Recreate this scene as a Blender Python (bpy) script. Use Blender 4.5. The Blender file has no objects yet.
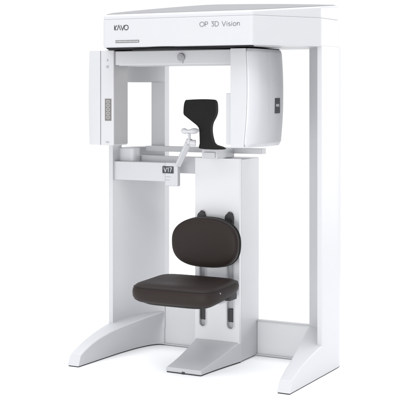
import bpy, bmesh, math, random
from mathutils import Vector, Matrix
random.seed(3)
sc = bpy.context.scene
R = math.radians

# ------------------------------------------------------------------ camera
cam_d = bpy.data.cameras.new("camera")
cam = bpy.data.objects.new("camera", cam_d)
sc.collection.objects.link(cam)
cam.location = (2.8745, -5.1489, 1.42)
cam.rotation_euler = (R(90), 0, R(28))
cam_d.sensor_width = 36
cam_d.lens = 108
cam_d.shift_y = -0.275
cam_d.clip_end = 500
sc.camera = cam

# ------------------------------------------------------------------ world: a white studio, brightest round the horizon
w = bpy.data.worlds.new("World"); sc.world = w
w.use_nodes = True
wn, wl = w.node_tree.nodes, w.node_tree.links
wn.clear()
wo = wn.new("ShaderNodeOutputWorld"); bg = wn.new("ShaderNodeBackground")
tc = wn.new("ShaderNodeTexCoord"); sx = wn.new("ShaderNodeSeparateXYZ"); cr = wn.new("ShaderNodeValToRGB")
wl.new(tc.outputs["Generated"], sx.inputs[0]); wl.new(sx.outputs["Z"], cr.inputs[0])
cr.color_ramp.elements[0].position = 0.12; cr.color_ramp.elements[0].color = (1.0, 1.0, 1.0, 1)
cr.color_ramp.elements[1].position = 0.75; cr.color_ramp.elements[1].color = (0.68, 0.70, 0.75, 1)
wl.new(cr.outputs[0], bg.inputs[0]); bg.inputs[1].default_value = 0.95
wl.new(bg.outputs[0], wo.inputs[0])

def area(name, loc, target, size, size_y, power, col=(1, 1, 1)):
    d = bpy.data.lights.new(name, 'AREA'); d.shape = 'RECTANGLE'
    d.size = size; d.size_y = size_y; d.energy = power; d.color = col
    o = bpy.data.objects.new(name, d); sc.collection.objects.link(o)
    o.location = loc
    o.rotation_euler = (Vector(target) - Vector(loc)).to_track_quat('-Z', 'Y').to_euler()
    return o
area("softbox_key", (3.8, 4.8, 1.5), (0, .3, .9), 2.4, 2.6, 100)
area("softbox_front", (.8, -6.6, .7), (0, .3, .4), 3.6, 1.4, 140)
area("overhead_fill", (0, -.3, 6.0), (0, -.3, 0), 9, 9, 600)  # added overhead light, lifts the floor to white

sc.view_settings.view_transform = 'Standard'
sc.view_settings.look = 'None'
sc.view_settings.gamma = 1
sc.view_settings.exposure = 0.22
sc.cycles.max_bounces = 8

# ------------------------------------------------------------------ materials
def mat(name, col, rough=.4, bump=0., scale=200., var=0., spec=.5, metal=0., coat=0.):
    m = bpy.data.materials.new(name); m.use_nodes = True
    n, l = m.node_tree.nodes, m.node_tree.links
    p = n["Principled BSDF"]
    p.inputs["Base Color"].default_value = (*col, 1)
    p.inputs["Roughness"].default_value = rough
    p.inputs["Metallic"].default_value = metal
    p.inputs["Specular IOR Level"].default_value = spec
    p.inputs["Coat Weight"].default_value = coat
    t = n.new("ShaderNodeTexCoord"); z = n.new("ShaderNodeTexNoise")
    z.inputs["Scale"].default_value = scale; z.inputs["Detail"].default_value = 4
    l.new(t.outputs["Object"], z.inputs["Vector"])
    if bump:
        b = n.new("ShaderNodeBump"); b.inputs["Strength"].default_value = bump; b.inputs["Distance"].default_value = .002
        l.new(z.outputs["Fac"], b.inputs["Height"]); l.new(b.outputs[0], p.inputs["Normal"])
    z2 = n.new("ShaderNodeTexNoise"); z2.inputs["Scale"].default_value = 6; z2.inputs["Detail"].default_value = 3
    l.new(t.outputs["Object"], z2.inputs["Vector"])
    mr = n.new("ShaderNodeMapRange"); mr.inputs["To Min"].default_value = rough - .05; mr.inputs["To Max"].default_value = rough + .07
    l.new(z2.outputs["Fac"], mr.inputs[0]); l.new(mr.outputs[0], p.inputs["Roughness"])
    if var:
        mx = n.new("ShaderNodeMixRGB"); mx.inputs[1].default_value = (*[c * (1 - var) for c in col], 1)
        mx.inputs[2].default_value = (*[min(1, c * (1 + var)) for c in col], 1)
        l.new(z2.outputs["Fac"], mx.inputs[0]); l.new(mx.outputs[0], p.inputs["Base Color"])
    return m
M = dict(
    white=mat("white_enamel", (.45, .455, .471), .40, .03, 500, .01),
    shell=mat("white_plastic", (.445, .450, .464), .40, .02, 400, .01, coat=.15),
    panel=mat("light_grey_panel", (.55, .553, .566), .42, .03, 500, .01),
    pale=mat("pale_grey_plastic", (.40, .404, .415), .4, .03, 400),
    roof=mat("shaded_roof_grey", (.20, .202, .21), .6, .03, 300, .02, spec=.2),  # greyed so the cap's top reads as shaded
    face_shade=mat("head_face_shade_grey", (.30, .30, .305), .5, .02, 300, spec=.3),  # darkened to stand in for shade on the head's inner side
    cover=mat("glossy_cover", (.485, .49, .51), .34, .0, 400, .0, spec=.5),
    under=mat("underside_shade_black", (.010, .010, .011), .7, spec=.1),  # near-black stands in for the shade between cap and beam
    grey=mat("mid_grey_plastic", (.28, .28, .29), .45, .02, 300),
    keypad=mat("keypad_membrane", (.14, .133, .122), .5),
    ink=mat("dark_ink", (.05, .05, .055), .5),
    strip=mat("grey_label_strip", (.15, .15, .145), .5),
    inkgrey=mat("grey_ink", (.13, .13, .14), .5),
    brown=mat("dark_brown_vinyl", (.0145, .0088, .0076), .48, .4, 420, .06, spec=.22),
    brown_top=mat("dark_shell_plastic", (.0095, .0088, .0085), .55, .1, 300, spec=.22),
    black=mat("black_foam", (.0085, .0088, .0085), .65, .15, 300, .05, spec=.15),
    slot=mat("slot_black", (.018, .018, .02), .5),
    screen=mat("screen_glass", (.035, .038, .042), .25),
    lit=mat("screen_digits", (.55, .57, .60), .5),
    chrome=mat("satin_metal", (.5, .5, .52), .3, metal=1.),
    rubber_shade=mat("rubber_and_shade_black", (.03, .03, .03), .7),  # pad rubber; also stands in for shade under the feet
    floor=mat("white_studio_floor", (.96, .96, .965), .7, spec=.1),
)

# ------------------------------------------------------------------ builders
root = bpy.data.objects.new("dental_scanner", None)
sc.collection.objects.link(root)
root.empty_display_size = .2
root.location = (0, .35, 0)
root["label"] = "white dental x-ray scanner frame with a dark brown seat and black headrest"
root["category"] = "x-ray machine"

def obj(name, bm, m, parent=root, sharp=35, bevel=0., seg=3, wn_=True):
    if bevel:
        bm.normal_update()
        es = [e for e in bm.edges if len(e.link_faces) == 2 and e.calc_face_angle(0) > R(35)]
        if es:
            bmesh.ops.bevel(bm, geom=es, offset=bevel, segments=seg, profile=.5, affect='EDGES', clamp_overlap=True)
    bmesh.ops.recalc_face_normals(bm, faces=bm.faces)
    me = bpy.data.meshes.new(name); bm.to_mesh(me); bm.free()
    me.materials.append(m)
    me.shade_smooth(); me.set_sharp_from_angle(angle=R(sharp))
    o = bpy.data.objects.new(name, me); sc.collection.objects.link(o)
    if wn_:
        k = o.modifiers.new("weighted", 'WEIGHTED_NORMAL'); k.keep_sharp = True
    if parent is not None:
        o.parent = parent
        if parent == root: o.matrix_parent_inverse = Matrix.Translation(-root.location)
    return o

def box(bm, x0, x1, y0, y1, z0, z1):
    v = [bm.verts.new(p) for p in ((x0, y0, z0), (x1, y0, z0), (x1, y1, z0), (x0, y1, z0),
                                   (x0, y0, z1), (x1, y0, z1), (x1, y1, z1), (x0, y1, z1))]
    for f in ((3, 2, 1, 0), (4, 5, 6, 7), (0, 1, 5, 4), (1, 2, 6, 5), (2, 3, 7, 6), (3, 0, 4, 7)):
        bm.faces.new([v[i] for i in f])
    return bm
def B(*a): return box(bmesh.new(), *a)

def prism(pts, z0, z1, bm=None, top=None):
    """plan polygon pts extruded from z0 to z1 (top(x, y) may give the height)"""
    bm = bm or bmesh.new()
    lo = [bm.verts.new((x, y, z0)) for x, y in pts]
    hi = [bm.verts.new((x, y, top(x, y) if top else z1)) for x, y in pts]
    n = len(pts)
    bm.faces.new(lo[::-1]); bm.faces.new(hi)
    for i in range(n):
        bm.faces.new((lo[i], lo[(i + 1) % n], hi[(i + 1) % n], hi[i]))
    return bm

def slab(pts, y0, y1, bm=None):
    """outline in the X-Z plane with thickness from y0 to y1"""
    bm = bm or bmesh.new()
    a = [bm.verts.new((x, y0, z)) for x, z in pts]; b = [bm.verts.new((x, y1, z)) for x, z in pts]
    n = len(pts)
    bm.faces.new(a); bm.faces.new(b[::-1])
    for i in range(n):
        bm.faces.new((a[(i + 1) % n], a[i], b[i], b[(i + 1) % n]))
    return bm

def tube(pts, rad, bm=None, n=16):
    bm = bm or bmesh.new()
    pts = [Vector(p) for p in pts]
    rs = rad if isinstance(rad, (list, tuple)) else [rad] * len(pts)
    rings = []
    up = Vector((0, 0, 1))
    for i, p in enumerate(pts):
        d = (pts[min(i + 1, len(pts) - 1)] - pts[max(i - 1, 0)]).normalized()
        u = d.cross(up)
        if u.length < .01: u = d.cross(Vector((0, 1, 0)))
        u.normalize(); v = u.cross(d)
        rings.append([bm.verts.new(p + rs[i] * (math.cos(t * 2 * math.pi / n) * u + math.sin(t * 2 * math.pi / n) * v)) for t in range(n)])
    for a, b in zip(rings, rings[1:]):
        for i in range(n):
            bm.faces.new((a[i], a[(i + 1) % n], b[(i + 1) % n], b[i]))
    bm.faces.new(rings[0][::-1]); bm.faces.new(rings[-1])
    return bm

def loft(rings, cap=True, bm=None):
    bm = bm or bmesh.new()
    vs = [[bm.verts.new(p) for p in r] for r in rings]
    n = len(vs[0])
    for a, b in zip(vs, vs[1:]):
        for i in range(n):
            bm.faces.new((a[i], a[(i + 1) % n], b[(i + 1) % n], b[i]))
    if cap:
        bm.faces.new(vs[0][::-1]); bm.faces.new(vs[-1])
    return bm

def bez(a, b, d, n):
    out = []
    for i in range(n + 1):
        t = i / n
        out.append(tuple((1 - t) ** 2 * p + 2 * t * (1 - t) * q + t * t * r for p, q, r in zip(a, b, d)))
    return out

def stadium(xc, z0, z1, hw, n=10):
    p = []
    for i in range(n + 1):
        a = math.pi * i / n
        p.append((xc + hw * math.cos(a), z1 - hw + hw * math.sin(a)))
    for i in range(n + 1):
        a = math.pi + math.pi * i / n
        p.append((xc + hw * math.cos(a), z0 + hw + hw * math.sin(a)))
    return p

def supers(a, b, e, n=64):
    out = []
    for i in range(n):
        t = 2 * math.pi * i / n
        c, s = math.cos(t), math.sin(t)
        out.append((a * math.copysign(abs(c) ** (2 / e), c), b * math.copysign(abs(s) ** (2 / e), s)))
    return out

# ------------------------------------------------------------------ single-stroke lettering
def arc(cx, cz, rx, rz, a0, a1, n=14):
    return [(cx + rx * math.cos(R(a0 + (a1 - a0) * i / n)), cz + rz * math.sin(R(a0 + (a1 - a0) * i / n))) for i in range(n + 1)]
GL = {  # width, strokes on a cap height of 1
    'O': (.92, [arc(.46, .5, .44, .48, 0, 360, 28)]),
    'P': (.66, [[(.06, 0), (.06, 1), (.34, 1)] + arc(.34, .73, .26, .27, 90, -90)[1:] + [(.06, .46)]]),
    '3': (.64, [[(.06, .98), (.54, .98), (.27, .60)] + arc(.28, .31, .28, .29, 90, -125)[1:]]),
    'D': (.82, [[(.06, 0), (.06, 1), (.30, 1)] + arc(.30, .5, .46, .5, 90, -90)[1:] + [(.06, 0)]]),
    'V': (.80, [[(.02, 1), (.40, 0), (.78, 1)]]),
    'i': (.22, [[(.11, 0), (.11, .68)], [(.11, .88), (.11, .98)]]),
    's': (.48, [arc(.24, .51, .17, .17, 40, 270)[:] + arc(.24, .17, .19, .17, 90, -140)[1:]]),
    'o': (.68, [arc(.34, .34, .29, .34, 0, 360, 24)]),
    'n': (.60, [[(.08, 0), (.08, .68)], [(.08, .38)] + arc(.30, .42, .22, .26, 180, 0)[0:] + [(.52, 0)]]),
    'K': (.62, [[(.06, 0), (.06, 1)], [(.58, 1), (.10, .48), (.40, 0)]]),
    'A': (.86, [[(.40, 0), (.02, 0)][:0] + [(.06, .0), (.40, 1), (.78, 0)]]),
    '1': (.42, [[(.08, .78), (.26, 1), (.26, 0)]]),
    '7': (.62, [[(.05, 1), (.56, 1), (.22, 0)]]),
    'v': (.7, [[(.04, 1), (.35, 0), (.66, 1)]]),
    ' ': (.36, []),
}
def text_bm(txt, x, z, h, y, wt, gap=.14, squeeze=1., depth=.0012, tilt=0.):
    """flat letters on a wall facing -Y, front at y-depth"""
    bm = bmesh.new()
    cx = 0.
    for ch in txt:
        wd, strokes = GL[ch]
        for s in strokes:
            ribbon(bm, [(x + (cx + px) * h * squeeze, z + pz * h + tilt * (cx + px) * h * squeeze) for px, pz in s], wt, y, depth)
        cx += wd + gap
    return bm
def ribbon(bm, p, wt, y, depth):
    n = len(p)
    closed = n > 3 and (Vector(p[0]) - Vector(p[-1])).length < 1e-6
    L, Rr = [], []
    for i in range(n):
        if closed:
            a = Vector(p[i - 1]) if i else Vector(p[-2]); b = Vector(p[i + 1]) if i < n - 1 else Vector(p[1])
        else:
            a = Vector(p[max(i - 1, 0)]); b = Vector(p[min(i + 1, n - 1)])
        q = Vector(p[i])
        d1 = (q - a).normalized() if (q - a).length > 1e-9 else None
        d2 = (b - q).normalized() if (b - q).length > 1e-9 else None
        if d1 is None: d1 = d2
        if d2 is None: d2 = d1
        d = (d1 + d2)
        d = d.normalized() if d.length > .2 else d1
        nn = Vector((-d.y, d.x))
        k = min(1 / max(.35, nn.dot(Vector((-d1.y, d1.x)))), 2.2)
        L.append(q + nn * wt / 2 * k); Rr.append(q - nn * wt / 2 * k)
    def V(q, yy): return bm.verts.new((q.x, yy, q.y))
    lf = [V(q, y - depth) for q in L]; rf = [V(q, y - depth) for q in Rr]
    lb = [V(q, y + .001) for q in L]; rb = [V(q, y + .001) for q in Rr]
    for i in range(n - 1):
        bm.faces.new((lf[i], lf[i + 1], rf[i + 1], rf[i]))
        bm.faces.new((lf[i], lb[i], lb[i + 1], lf[i + 1]))
        bm.faces.new((rf[i + 1], rb[i + 1], rb[i], rf[i]))
    if not closed:
        bm.faces.new((lf[0], rf[0], rb[0], lb[0])); bm.faces.new((lf[-1], lb[-1], rb[-1], rf[-1]))

# ------------------------------------------------------------------ floor
fb = bmesh.new()
v = [fb.verts.new(p) for p in ((-4.5, -5, 0), (4.5, -5, 0), (4.5, 3.2, 0), (-4.5, 3.2, 0))]
fb.faces.new(v)
fl = obj("floor", fb, M['floor'], None, wn_=False)
fl["kind"] = "structure"

# ------------------------------------------------------------------ side columns and their feet
def mirror(pts, s): return [(s * x, y) for x, y in pts] if s > 0 else [(s * x, y) for x, y in pts][::-1]
cove = bez((.596, .372), (.577, .60), (.434, .656), 20)
rear = bez((.6215, .575), (.6215, .705), (.54, .705), 10)
full = [(.6215, .372)] + rear + [(.434, .705)] + cove[::-1]
ZC = 1.640                                  # columns run up into the cap
def inner_x(Y):                             # inner line of a foot in plan
    return foot_in(Y)
def table(ks, v):
    for (a, h0), (b, h1) in zip(ks, ks[1:]):
        if a <= v <= b: return h0 + (h1 - h0) * (v - a) / (b - a)
    return ks[-1][1] if v > ks[-1][0] else ks[0][1]
KT = [(0, .557), (.146, .548), (.306, .519), (.488, .476), (.656, .432), (.9, .432)]
KB = [(0, .556), (.35, .540)] + [(y, x) for x, y in bez((.530, .45), (.502, .665), (.432, .656), 30)[1:]] + [(.9, .432)]
KB = [k for n_, k in enumerate(KB) if n_ == 0 or k[0] > KB[n_ - 1][0] + 1e-5]
def foot_in(Y): return sum(table(KT, max(0, Y + d)) for d in (-.05, -.025, 0, .025, .05)) / 5 if Y > .05 else table(KT, Y)
def foot_in_low(Y): return table(KB, Y)
def foot_out(Y):
    if Y <= .575: return .622
    t = (Y - .575) / .13
    return .622 - .082 * (1 - math.sqrt(max(0, 1 - t * t))) * .9
def foot_top(Y):
    ks = [(0, .056), (.03, .071), (.07, .089), (.146, .113), (.25, .138), (.37, .157), (.50, .174), (.656, .190), (.8, .2)]
    for (a, h0), (b, h1) in zip(ks, ks[1:]):
        if a <= Y <= b: return h0 + (h1 - h0) * (Y - a) / (b - a)
    return .19
def smooth_top(Y):
    return sum(foot_top(max(0, Y + d)) for d in (-.04, -.02, 0, .02, .04)) / 5 if Y > .045 else foot_top(Y)

for s in (-1, 1):
    # shaft
    bm = bmesh.new()
    if s > 0:
        prism(mirror(full, s), .10, ZC, bm)
        col = obj("side_column", bm, M['white'], bevel=.003, seg=2)
    else:
        # the far column has a window beside the imaging head
        prism(mirror(full, s), .10, 1.105, bm)
        prism(mirror(full, s), 1.463, ZC, bm)
        post_r = [(.434, .656), (.497, .617), (.497, .705), (.434, .705)]
        post_f = [(.6215, .372), (.6215, .46), (.594, .46), (.596, .372)]
        prism(mirror(post_r[::-1], s), 1.105, 1.463, bm)
        prism(mirror(post_f, s), 1.105, 1.463, bm)
        bmesh.ops.remove_doubles(bm, verts=bm.verts, dist=1e-5)
        col = obj("side_column", bm, M['white'], bevel=0)
    # foot
    ys = [0, .01, .03, .05, .07] + [.07 + (.575 - .07) * i / 26 for i in range(1, 27)] + [.575 + .13 * math.sin(math.pi / 2 * i / 9) for i in range(1, 10)] + [.60 + .0565 * i / 14 for i in range(15)]
    ys = sorted(set(round(y, 4) for y in ys))
    rings = []
    for Y in ys:
        xi, xo, h = foot_in(Y), foot_out(Y), smooth_top(Y)
        yb = Y - .022 * max(0, 1 - Y / .25)
        b = .007
        xl = foot_in_low(Y)
        rings.append([(s * xl, yb, .006), (s * xo, yb, .006), (s * xo, Y, h - b), (s * (xo - b * .3), Y, h - b * .3),
                      (s * (xo - b), Y, h), (s * (xi + b), Y, h), (s * (xi + b * .3), Y, h - b * .3), (s * xi, Y, h - b)] + [(s * (xl + (xi - xl) * q ** 1.4), yb + (Y - yb) * q, .006 + (h - b - .006) * q) for q in (.75, .5, .25)])
    bm = loft(rings)
    ft = obj("foot", bm, M['white'], col, sharp=48)
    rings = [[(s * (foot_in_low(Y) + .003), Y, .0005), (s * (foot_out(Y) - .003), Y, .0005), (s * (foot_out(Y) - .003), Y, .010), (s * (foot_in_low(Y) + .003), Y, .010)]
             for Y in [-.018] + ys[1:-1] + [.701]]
    obj("contact_shade_strip", loft(rings), M['rubber_shade'], ft)  # black strip drawn as the contact shadow under the foot

# ------------------------------------------------------------------ rear base panels
for a, b in ((-.437, -.131), (.131, .437)):
    pa, pb = (a - .06, b) if a < 0 else (a, b + .06)
    base = obj("base_panel", B(pa, pb, .664, .690, .008, .240 if a < 0 else .186), M['panel'], bevel=.002, seg=2)
    obj("top_trim", B(a, b, .659, .695, .240 if a < 0 else .186, .2445 if a < 0 else .1905), M['pale'], base)
    obj("skirting", B(pa, pb, .650, .664, .005, .012), M['white'], base, bevel=.002)

# ------------------------------------------------------------------ centre column with its two slots
cc = obj("centre_column", B(-.13, .13, .470, .69, .006, 1.060), M['white'], bevel=.006)
# front plate with two stadium holes
def plate_with_holes(x0, x1, z0, z1, holes, y0, y1):
    bm = bmesh.new()
    loops = []
    def loop(pts):
        vs = [bm.verts.new((x, y0, z)) for x, z in pts]
        return [bm.edges.new((vs[i], vs[(i + 1) % len(vs)])) for i in range(len(vs))]
    es = loop([(x0, z0), (x1, z0), (x1, z1), (x0, z1)])
    for h in holes: es += loop(h)
    bmesh.ops.triangle_fill(bm, use_beauty=True, use_dissolve=False, edges=es)
    g = bmesh.ops.extrude_face_region(bm, geom=bm.faces[:])
    bmesh.ops.translate(bm, verts=[e for e in g['geom'] if isinstance(e, bmesh.types.BMVert)], vec=(0, y1 - y0, 0))
    return bm
SL = [(-.0845, .0215), (.0785, .0225)]
holes = [stadium(x, .172, .790, hw) for x, hw in SL]
fp = obj("front_plate", plate_with_holes(-.13, .13, .10, 1.062, holes, .447, .470), M['panel'], cc, sharp=50)
for x, hw in SL:
    rim = bmesh.new()
    o_, i_ = stadium(x, .1695, .7925, hw + .0025), stadium(x, .1755, .7865, hw - .0035)
    n = len(o_)
    A = [[rim.verts.new((px, yy, pz)) for px, pz in lp] for lp, yy in ((o_, .447), (o_, .4445), (i_, .4445), (i_, .452))]
    for a, b in zip(A, A[1:]):
        for i in range(n): rim.faces.new((a[i], a[(i + 1) % n], b[(i + 1) % n], b[i]))
    obj("slot_rim", rim, M['white'], fp, sharp=50)
    obj("slider_block", B(x - .0165, x + .0165, .456, .4695, .208, .278), M['slot'], fp, bevel=.003)
# ramp foot
def ramp_w(t): return .100 + .0312 * (t ** 1.5)
def ramp_h(Y):
    t = (Y - .09) / (.447 - .09)
    return .026 + .081 * (t * .72 + .28 * t * t)
rings = []
for i in range(25):
    t = i / 24; Y = .102 + t * (.473 - .102)
    hw = ramp_w(t); xo_ = -.011 * (1 - t)
    h = ramp_h(Y); b = .005
    xa = [-hw, hw]
    # crowned top
    top = []
    for k in range(9):
        q = 1 - 2 * k / 8
        top.append((xo_ + q * (hw - b), Y - (.006 * (1 - q * q) if i == 0 else 0), h + .0 + .002 * (1 - q * q)))
    rings.append([(xo_ - hw, Y, .007), (xo_ + hw, Y, .007), (xo_ + hw, Y, h - b)] + top + [(xo_ - hw, Y, h - b)])
rf = obj("ramp_foot", loft(rings), M['white'], cc, sharp=40)
obj("contact_shade_strip", prism([(-.011 * (1 - i / 12) + ramp_w(i / 12) - .003, .105 + .36 * i / 12) for i in range(13)] + [(-.011 * (1 - i / 12) - ramp_w(i / 12) + .003, .105 + .36 * i / 12) for i in range(12, -1, -1)], .0005, .012), M['rubber_shade'], rf)  # dark sheet standing in for the ramp's contact shadow
obj("levelling_pad", tube([(-.012, .117, .0005), (-.012, .117, .012)], .018), M['rubber_shade'], rf)

# ------------------------------------------------------------------ cap
cap_pts = [(-.42, 0), (.42, 0), (.622, .37), (.622, .60), (.55, .735), (-.55, .735), (-.622, .60), (-.622, .37)]
def inset(pts, d, cx=0, cy=.37):
    out = []
    n = len(pts)
    for i in range(n):
        p0, p1, p2 = (Vector(pts[j % n]) for j in (i - 1, i, i + 1))
        d1 = (p1 - p0).normalized(); d2 = (p2 - p1).normalized()
        n1 = Vector((-d1.y, d1.x)); n2 = Vector((-d2.y, d2.x))
        m = (n1 + n2).normalized()
        out.append(tuple(p1 + m * d / m.dot(n1)))
    return out
def round_poly(pts, r, seg=5):
    out = []
    n = len(pts)
    for i in range(n):
        p0, p1, p2 = (Vector(pts[j % n]) for j in (i - 1, i, i + 1))
        a = p1 + (p0 - p1).normalized() * r; b = p1 + (p2 - p1).normalized() * r
        out += bez(tuple(a), tuple(p1), tuple(b), seg)
    return out
cp = round_poly(cap_pts, .014)
def ring(pts, z): return [(x, y, z(x, y) if callable(z) else z) for x, y in pts]
rg = [ring(inset(cp, .012), 1.634), ring(inset(cp, .0035), 1.6365), ring(cp, 1.645), ring(cp, 1.7735), ring(inset(cp, .002), 1.7755), ring(inset(cp, .008), 1.7755)]
cap = obj("top_cap", loft(rg), M['shell'], sharp=40)
def topz(off):
    return lambda x, y: 1.806 + off + .125 * y - .045 * y * y - .012 * (x / .6) ** 2
def scaled(k):
    return [(x * k, .37 + (y - .37) * k) for x, y in inset(cp, .012)]
rg = [ring(inset(cp, .010), 1.770), ring(inset(cp, .0045), 1.7765), ring(inset(cp, .0025), 1.779), ring(inset(cp, .003), topz(-.010)),
      ring(inset(cp, .006), topz(-.004)), ring(inset(cp, .012), topz(0))] + [ring(scaled(k), topz(-.004)) for k in (.97, .5)]
obj("cap_cover", loft(rg), M['shell'], cap, sharp=50)
rg = [ring(inset(cp, .016), topz(-.008)), ring(inset(cp, .016), topz(.0015))] + [ring(scaled(k), topz(.003 + .014 * (1 - k))) for k in (.975, .95, .88, .75, .6, .4, .2, .05)]
obj("roof_shade_panel", loft(rg), M['roof'], cap, sharp=60)  # added grey layer, paints shade onto the cap's top
obj("underside_shade_plate", prism([(-.408, .014), (.405, .014), (.41, .03), (.36, .14), (.28, .24), (.28, .62), (-.40, .62), (-.60, .36)], 1.6295, 1.6365), M['under'], cap)  # plate painting the shadow gap under the cap
# writing on the cap's front
bm = text_bm("KAVO", -.353, 1.7215, .0245, 0, .0043, gap=-.06, squeeze=1.12)
obj("lettering", bm, M['ink'], cap, wn_=False)
bm = text_bm("OP 3D Vision", .135, 1.7280, .0225, 0, .0025, gap=.11, squeeze=1.215)
obj("lettering", bm, M['inkgrey'], cap, wn_=False)
strip = obj("spec_strip", B(-.346, -.2075, -.0012, .001, 1.6570, 1.6705), M['strip'], cap)
bm = bmesh.new()
xx = -.343
while xx < -.213:
    wv = random.choice((.003, .005, .006, .008))
    if xx + wv < -.210:
        box(bm, xx, xx + wv * .8, -.0020, -.0010, 1.6615 + random.uniform(-.0006, .0006), 1.6660 + random.uniform(-.0006, .0006))
    xx += wv
obj("fine_print", bm, M['pale'], strip)

# ------------------------------------------------------------------ rotating arm under the cap
bm = bmesh.new()
prism([(-.464, .180), (.30, .180), (.30, .40), (-.464, .40)], 1.5495, 1.6235, bm)
arm = obj("rotating_beam", bm, M['shell'], bevel=.006)
obj("underside_strip", B(-.44, .28, .186, .394, 1.5455, 1.5500), M['pale'], arm)
hub = obj("bearing_shade_ring", tube([(-.08, .30, 1.6225), (-.08, .30, 1.630)], .30, n=64), M['under'], arm)  # blackened disc, paints the shaded gap above the beam
# round knob on the beam's front
kn = obj("centre_knob", tube([(-.0645, .181, 1.5855), (-.0645, .170, 1.5855), (-.0645, .167, 1.5855)], [.0205, .0205, .0175], n=32), M['grey'], arm)
bm = bmesh.new()
box(bm, -.0735, -.0555, .1715, .181, 1.554, 1.572)
obj("knob_stem", bm, M['pale'], kn, bevel=.003)
obj("knob_eye", tube([(-.0645, .169, 1.5855), (-.0645, .165, 1.5855)], .0095, n=24), M['grey'], kn)

# ---- left imaging head
HZ0, HZ1 = 1.130, 1.6285
hp = [(-.464, .170), (-.464, .310), (-.545, .310), (-.545, .170)][::-1]
head = obj("tube_head", prism(hp, HZ0, HZ1), M['shell'], bevel=.005)
def head_shell(z):
    t = (z - HZ0) / (HZ1 - HZ0)
    k = .006 * (1 - (2 * t - 1) ** 2)
    return [(-.547, .310)] + bez((-.547, .1705), (-.645 - k, .172), (-.650 - k, .245), 10) + bez((-.650 - k, .245), (-.645 - k, .312), (-.580, .310), 8)
rg = []
for i in range(13):
    z = HZ0 + .002 + (HZ1 - HZ0 - .004) * i / 12
    rg.append([(x, y, z) for x, y in head_shell(z)])
obj("outer_cover", loft(rg), M['shell'], head, sharp=40)
obj("inner_face", B(-.4645, -.4615, .173, .307, HZ0 + .006, HZ1 - .006), M['face_shade'], head, bevel=.001, seg=1)  # shade of the inward side is put into its colour
kp = obj("keypad", B(-.5175, -.478, .1682, .171, 1.259, 1.3745), M['keypad'], head, bevel=.002, seg=2)
bm = bmesh.new()
for i in range(5):
    z = 1.359 - i * .0205
    ribbon(bm, [(-.4977 + a, z + b) for a, b in arc(0, 0, .011, .0075, 0, 360, 16)], .0022, .1684, .0012)
    if i % 2 == 0: ribbon(bm, [(-.502, z), (-.4935, z)], .0022, .1684, .0012)
    else: ribbon(bm, [(-.4977, z - .004), (-.4977, z + .004)], .0022, .1684, .0012)
obj("key_symbols", bm, M['pale'], kp, wn_=False)
bm = bmesh.new()
ribbon(bm, [(-.5075, 1.5355), (-.4950, 1.5355), (-.4950, 1.5475), (-.5075, 1.5475), (-.5075, 1.5355)], .0018, .170, .001)
ribbon(bm, [(-.5045, 1.5415), (-.4980, 1.5415)], .0018, .170, .001)
ribbon(bm, [(-.50125, 1.538), (-.50125, 1.545)], .0018, .170, .001)
obj("first_aid_symbol", bm, M['grey'], head, wn_=False)
bm = bmesh.new()
ribbon(bm, [(-.5060, 1.572), (-.50125, 1.583), (-.4965, 1.572), (-.5060, 1.572)], .0022, .170, .001)
obj("warning_symbol", bm, M['grey'], head, wn_=False)
obj("latch", B(-.512, -.492, .1675, .171, 1.1455, 1.1495), M['grey'], head)

# ---- right imaging head
def lerp(a, b, t): return a + (b - a) * t
zs = [1.141 + .483 * i / 16 for i in range(17)]
def bulge(z):
    t = (z - 1.141) / .483
    return 1 - (2 * t - 1) ** 2
rg = []
for z in zs:
    k = .012 * bulge(z) - .012 * (1 - (z - 1.141) / .483)
    rg.append([(.253, .095, z), (.337 + k, .095, z), (.337 + k, .485, z), (.253, .485, z)])
dh = obj("detector_head", loft(rg), M['shell'], bevel=.003, seg=2)
def shell_ring(z, g=0.):
    k = .012 * bulge(z) - .012 * (1 - (z - 1.141) / .483); q = .014 * bulge(z)
    e = .016 * max(0, 1 - (z - 1.139) / .02) + .012 * max(0, 1 - (1.626 - z) / .02)
    pts = [(.338 + k, .490)] + [(.338 + k, .097 + e)]
    pts += bez((.345 + k, .097 + e), (.372 + k + q - e, .12), (.377 + q - e, .262), 10)
    pts += [(.3755 + q - e, .264), (.3755 + q - e, .267), (.377 + q - e, .269)]
    pts += [(.3775 + q - e, .30)] + bez((.377 + q - e, .33), (.372 + q - e, .490), (.340 + k, .490), 12)
    return [(x, y, z) for x, y in pts]
zz = [1.139, 1.142, 1.147, 1.153, 1.160] + [1.160 + .445 * i / 14 for i in range(1, 15)] + [1.612, 1.618, 1.623]
obj("outer_cover", loft([shell_ring(z) for z in zz]), M['cover'], dh, sharp=40)
obj("collimator_plate", B(.214, .2535, .125, .45, 1.152, 1.404), M['shell'], dh, bevel=.004)
ds = obj("status_display", B(.378, .3925, .317, .380, 1.303, 1.380), M['screen'], dh, bevel=.002, seg=2)
bm = bmesh.new()
for a, b in ((.330, .340), (.343, .353), (.356, .366)):
    box(bm, .3920, .3932, a, b, 1.337, 1.350)
obj("display_symbols", bm, M['pale'], ds)

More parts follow.
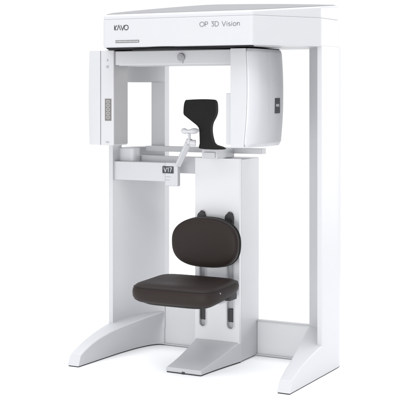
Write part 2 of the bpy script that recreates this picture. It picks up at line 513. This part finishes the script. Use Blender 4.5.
# ------------------------------------------------------------------ handle arm with the control screen
bm = prism(round_poly([(-.603, .385), (-.275, .385), (-.275, .425), (-.603, .425)], .012), .934, 1.034)
ha = obj("handle_arm", bm, M['white'], bevel=.004)
cs = obj("control_panel", B(-.2765, -.199, .380, .412, .911, 1.036), M['white'], ha, bevel=.006)
ts = obj("touch_screen", B(-.2905, -.2225, .3775, .386, .9790, 1.0165), M['screen'], cs, bevel=.0015, seg=2)
bm = text_bm("V17", -.2815, .9865, .0225, .3776, .0030, gap=.14, squeeze=1.02, depth=.0008)
obj("digits", bm, M['lit'], ts, wn_=False)
bm = bmesh.new()
for z, L in ((.9605, .030), (.9435, .027)):
    x = -.2740
    while x < -.2740 + L:
        d = random.uniform(.003, .006); box(bm, x, x + d, .3794, .3802, z - .0013, z + .0013); x += d + .0014
obj("fine_print", bm, M['grey'], cs)
# rear parts of the arm
obj("rear_rail", prism([(-.56, .50), (-.1295, .50), (-.1295, .53), (-.56, .53)], .972, 1.0625), M['white'], ha, bevel=.004)
cb = obj("cross_bar", prism(round_poly([(-.50, .555), (.205, .555), (.215, .60), (-.50, .60)], .008), 1.0835, 1.1125), M['white'], bevel=.004)
obj("carriage", prism(round_poly([(-.60, .42), (-.487, .42), (-.487, .50), (-.60, .50)], .035), 1.030, 1.104), M['white'], ha, bevel=.003)

# ------------------------------------------------------------------ chin rest
def flatbar(p, q, wv, tv):
    p, q = Vector(p), Vector(q); d = (q - p).normalized(); u = Vector((.883, .469, 0)); u = (u - d * u.dot(d)).normalized(); v_ = d.cross(u)
    return loft([[tuple(c + a * wv * u + b * tv * v_) for a, b in ((-.5, -.5), (.5, -.5), (.5, .5), (-.5, .5))] for c in (p, q)])
cr_ = obj("chin_rest", flatbar((-.200, .385, 1.022), (-.085, .300, 1.158), .031, .024), M['white'], bevel=.006)
obj("post_cap", tube([(-.086, .300, 1.145), (-.084, .298, 1.166)], [.020, .016], n=20), M['white'], cr_)
obj("lock_knob", tube([(-.076, .288, 1.148), (-.048, .300, 1.146)], [.015, .017], n=20), M['shell'], cr_, bevel=.003)
obj("stem", tube([(-.083, .298, 1.158), (-.075, .28, 1.178), (-.070, .27, 1.200)], [.0075, .007, .009]), M['shell'], cr_)
cup = []
for i in range(17):
    t = -1 + 2 * i / 16
    cup.append((-.068 + .041 * t, .258 + .024 * t * t + .016 * t, 1.2075 + .005 * t * t))
obj("hinge_bolt", tube([(-.100, .288, 1.140), (-.094, .277, 1.140)], .008, n=16), M["pale"], cr_)
obj("chin_cup", tube(cup, [.004, .010, .0135, .0150, .0150, .0138, .0118, .0100, .0094, .0100, .0118, .0138, .0150, .0150, .0135, .010, .004]), M['shell'], cr_)

# ------------------------------------------------------------------ headrest
hr = [(-.1289, 1.3647), (-.1150, 1.3690), (-.0403, 1.3725), (.0300, 1.3712), (.0529, 1.3670), (.0600, 1.3550), (.0625, 1.3378), (.0625, 1.3050), (.0540, 1.280), (.0395, 1.2552),
      (.0335, 1.235), (.0320, 1.2139), (.0345, 1.188), (.0413, 1.1626), (.048, 1.146), (.0600, 1.1370), (.099, 1.1260), (.099, 1.1145), (-.0403, 1.1165),
      (-.0430, 1.135), (-.0439, 1.1713), (-.0462, 1.2127), (-.0500, 1.225), (-.0600, 1.2365), (-.0993, 1.2639), (-.132, 1.287), (-.1385, 1.2950), (-.1392, 1.3156), (-.136, 1.345)]
def smooth_loop(pts, n=4):
    out = []; m = len(pts)
    for i in range(m):
        p0, p1, p2, p3 = (Vector(pts[(i + k) % m]) for k in (-1, 0, 1, 2))
        for q in range(n):
            t = q / n
            out.append(tuple(.5 * (2 * p1 + (p2 - p0) * t + (2 * p0 - 5 * p1 + 4 * p2 - p3) * t * t + (3 * p1 - p0 - 3 * p2 + p3) * t ** 3)))
    return out
bm = slab(smooth_loop([(x - .012 * (x > 0), z) for x, z in hr]), .335, .362)
bmesh.ops.bevel(bm, geom=[e for e in bm.edges if abs(e.verts[0].co.y - e.verts[1].co.y) < 1e-6], offset=.005, segments=3, profile=.5, affect='EDGES', clamp_overlap=True)
hd = obj("headrest", bm, M['black'], sharp=40)
obj("mounting_bracket", B(-.045, .046, .36, .56, 1.0635, 1.1145), M['white'], hd, bevel=.004)
obj("slide_block", B(-.030, .036, .352, .40, 1.068, 1.098), M['pale'], hd, bevel=.003)

# ------------------------------------------------------------------ seat
SCY, SHY = .108, .188
def seat_ring(ins, z, e=6.2, dish=0.):
    out = []
    for x, y in supers(.232 - ins, SHY - ins, e, 96):
        u_ = (y + SHY) / (2 * SHY)
        dz = .010 * u_ ** 2 + .030 * u_ * max(0, (.464 - z) / .1)
        out.append((x, SCY + y, z + dz))
    return out
prof = [(.075, .363), (.045, .364), (.022, .370), (.008, .382), (.001, .400), (0, .420), (.002, .436), (.008, .449), (.018, .458), (.032, .4625), (.06, .4645), (.10, .4625), (.14, .460), (.17, .459)]
seat = obj("seat", loft([seat_ring(i, z, 6.2 - 12 * i if i < .1 else 4.5) for i, z in prof]), M['brown'], sharp=60, wn_=False)
rg = [[(x, SCY + y, z + .03 * (y + SHY) / (2 * SHY)) for x, y in supers(.232 - i, SHY - i, 4.6, 96)] for i, z in ((.10, .352), (.075, .350), (.05, .354), (.035, .362), (.03, .372))]
obj("seat_pan", loft(rg), M['brown_top'], seat, sharp=50)
# piping line round the cushion
pp = [Vector(p) for p in seat_ring(.006, .446)]
bm = bmesh.new()
n = len(pp); rings = []
for i, p in enumerate(pp):
    d = (pp[(i + 1) % n] - pp[i - 1]).normalized(); u = d.cross(Vector((0, 0, 1))).normalized()
    rings.append([bm.verts.new(p + .0016 * (math.cos(a) * u + math.sin(a) * Vector((0, 0, 1)))) for a in (2 * math.pi * k / 8 for k in range(8))])
for i in range(n):
    a, b = rings[i], rings[(i + 1) % n]
    for k in range(8): bm.faces.new((a[k], a[(k + 1) % 8], b[(k + 1) % 8], b[k]))
obj("piping", bm, M['brown_top'], seat, wn_=False)
obj("seat_screw", tube([(.2285, .03, .4335), (.2335, .03, .4335)], .0045, n=16), M['chrome'], seat)
for x0, x1 in ((-.118, -.052), (.052, .118)):
    obj("seat_bracket", prism([(x0, .19), (x1, .19), (x1, .452), (x0, .452)], .346, .376), M['white'], seat, bevel=.005)
bm = prism([(.172, .19), (.204, .19), (.204, .272), (.172, .272)], .368, .408)
obj("tilt_lever", prism([(.104, .15), (.166, .15), (.166, .262), (.104, .262)], .354, .382), M['shell'], seat, bevel=.006)
bm = prism([(.172, .19), (.204, .19), (.204, .272), (.172, .272)], .368, .408)
obj("seat_lever", bm, M['slot'], seat, bevel=.006)

# ------------------------------------------------------------------ backrest
def back_outline(k, n=72):
    out = []
    for i in range(n):
        t = 2 * math.pi * i / n
        c, s_ = math.cos(t), math.sin(t)
        e = 2.35 if s_ > 0 else 2.7
        x = .196 * math.copysign(abs(c) ** (2 / e), c); z = .129 * math.copysign(abs(s_) ** (2 / e), s_)
        x *= 1 + .02 * s_
        out.append((x * k, z * k))
    return out
def back_ring(k, y):
    return [(x * .975 - .008, y - .10 * (x * x) / .2 * .9 , .6325 + z) for x, z in back_outline(k)]
back = obj("backrest", loft([back_ring(k, y) for k, y in ((.93, .372), (.985, .366), (1.0, .355), (1.0, .342), (.985, .330), (.95, .322), (.88, .317), (.7, .314), (.4, .3125), (.12, .312))]), M['brown'], sharp=60, wn_=False)
obj("back_shell", loft([back_ring(k, y) for k, y in ((.5, .398), (.8, .394), (.94, .387), (1.0, .378), (1.015, .371), (1.0, .366))]), M['brown_top'], back, sharp=60, wn_=False)
for x, hw in SL:
    obj("support_bar", slab(stadium(x, .515, .779, hw + .001), .425, .4435), M['slot'], back, bevel=.003)
for x, hw in SL:
    obj("back_bracket", prism([(x - .016, .38), (x + .016, .38), (x + .016, .43), (x - .016, .43)], .56, .70), M['slot'], back, bevel=.003)
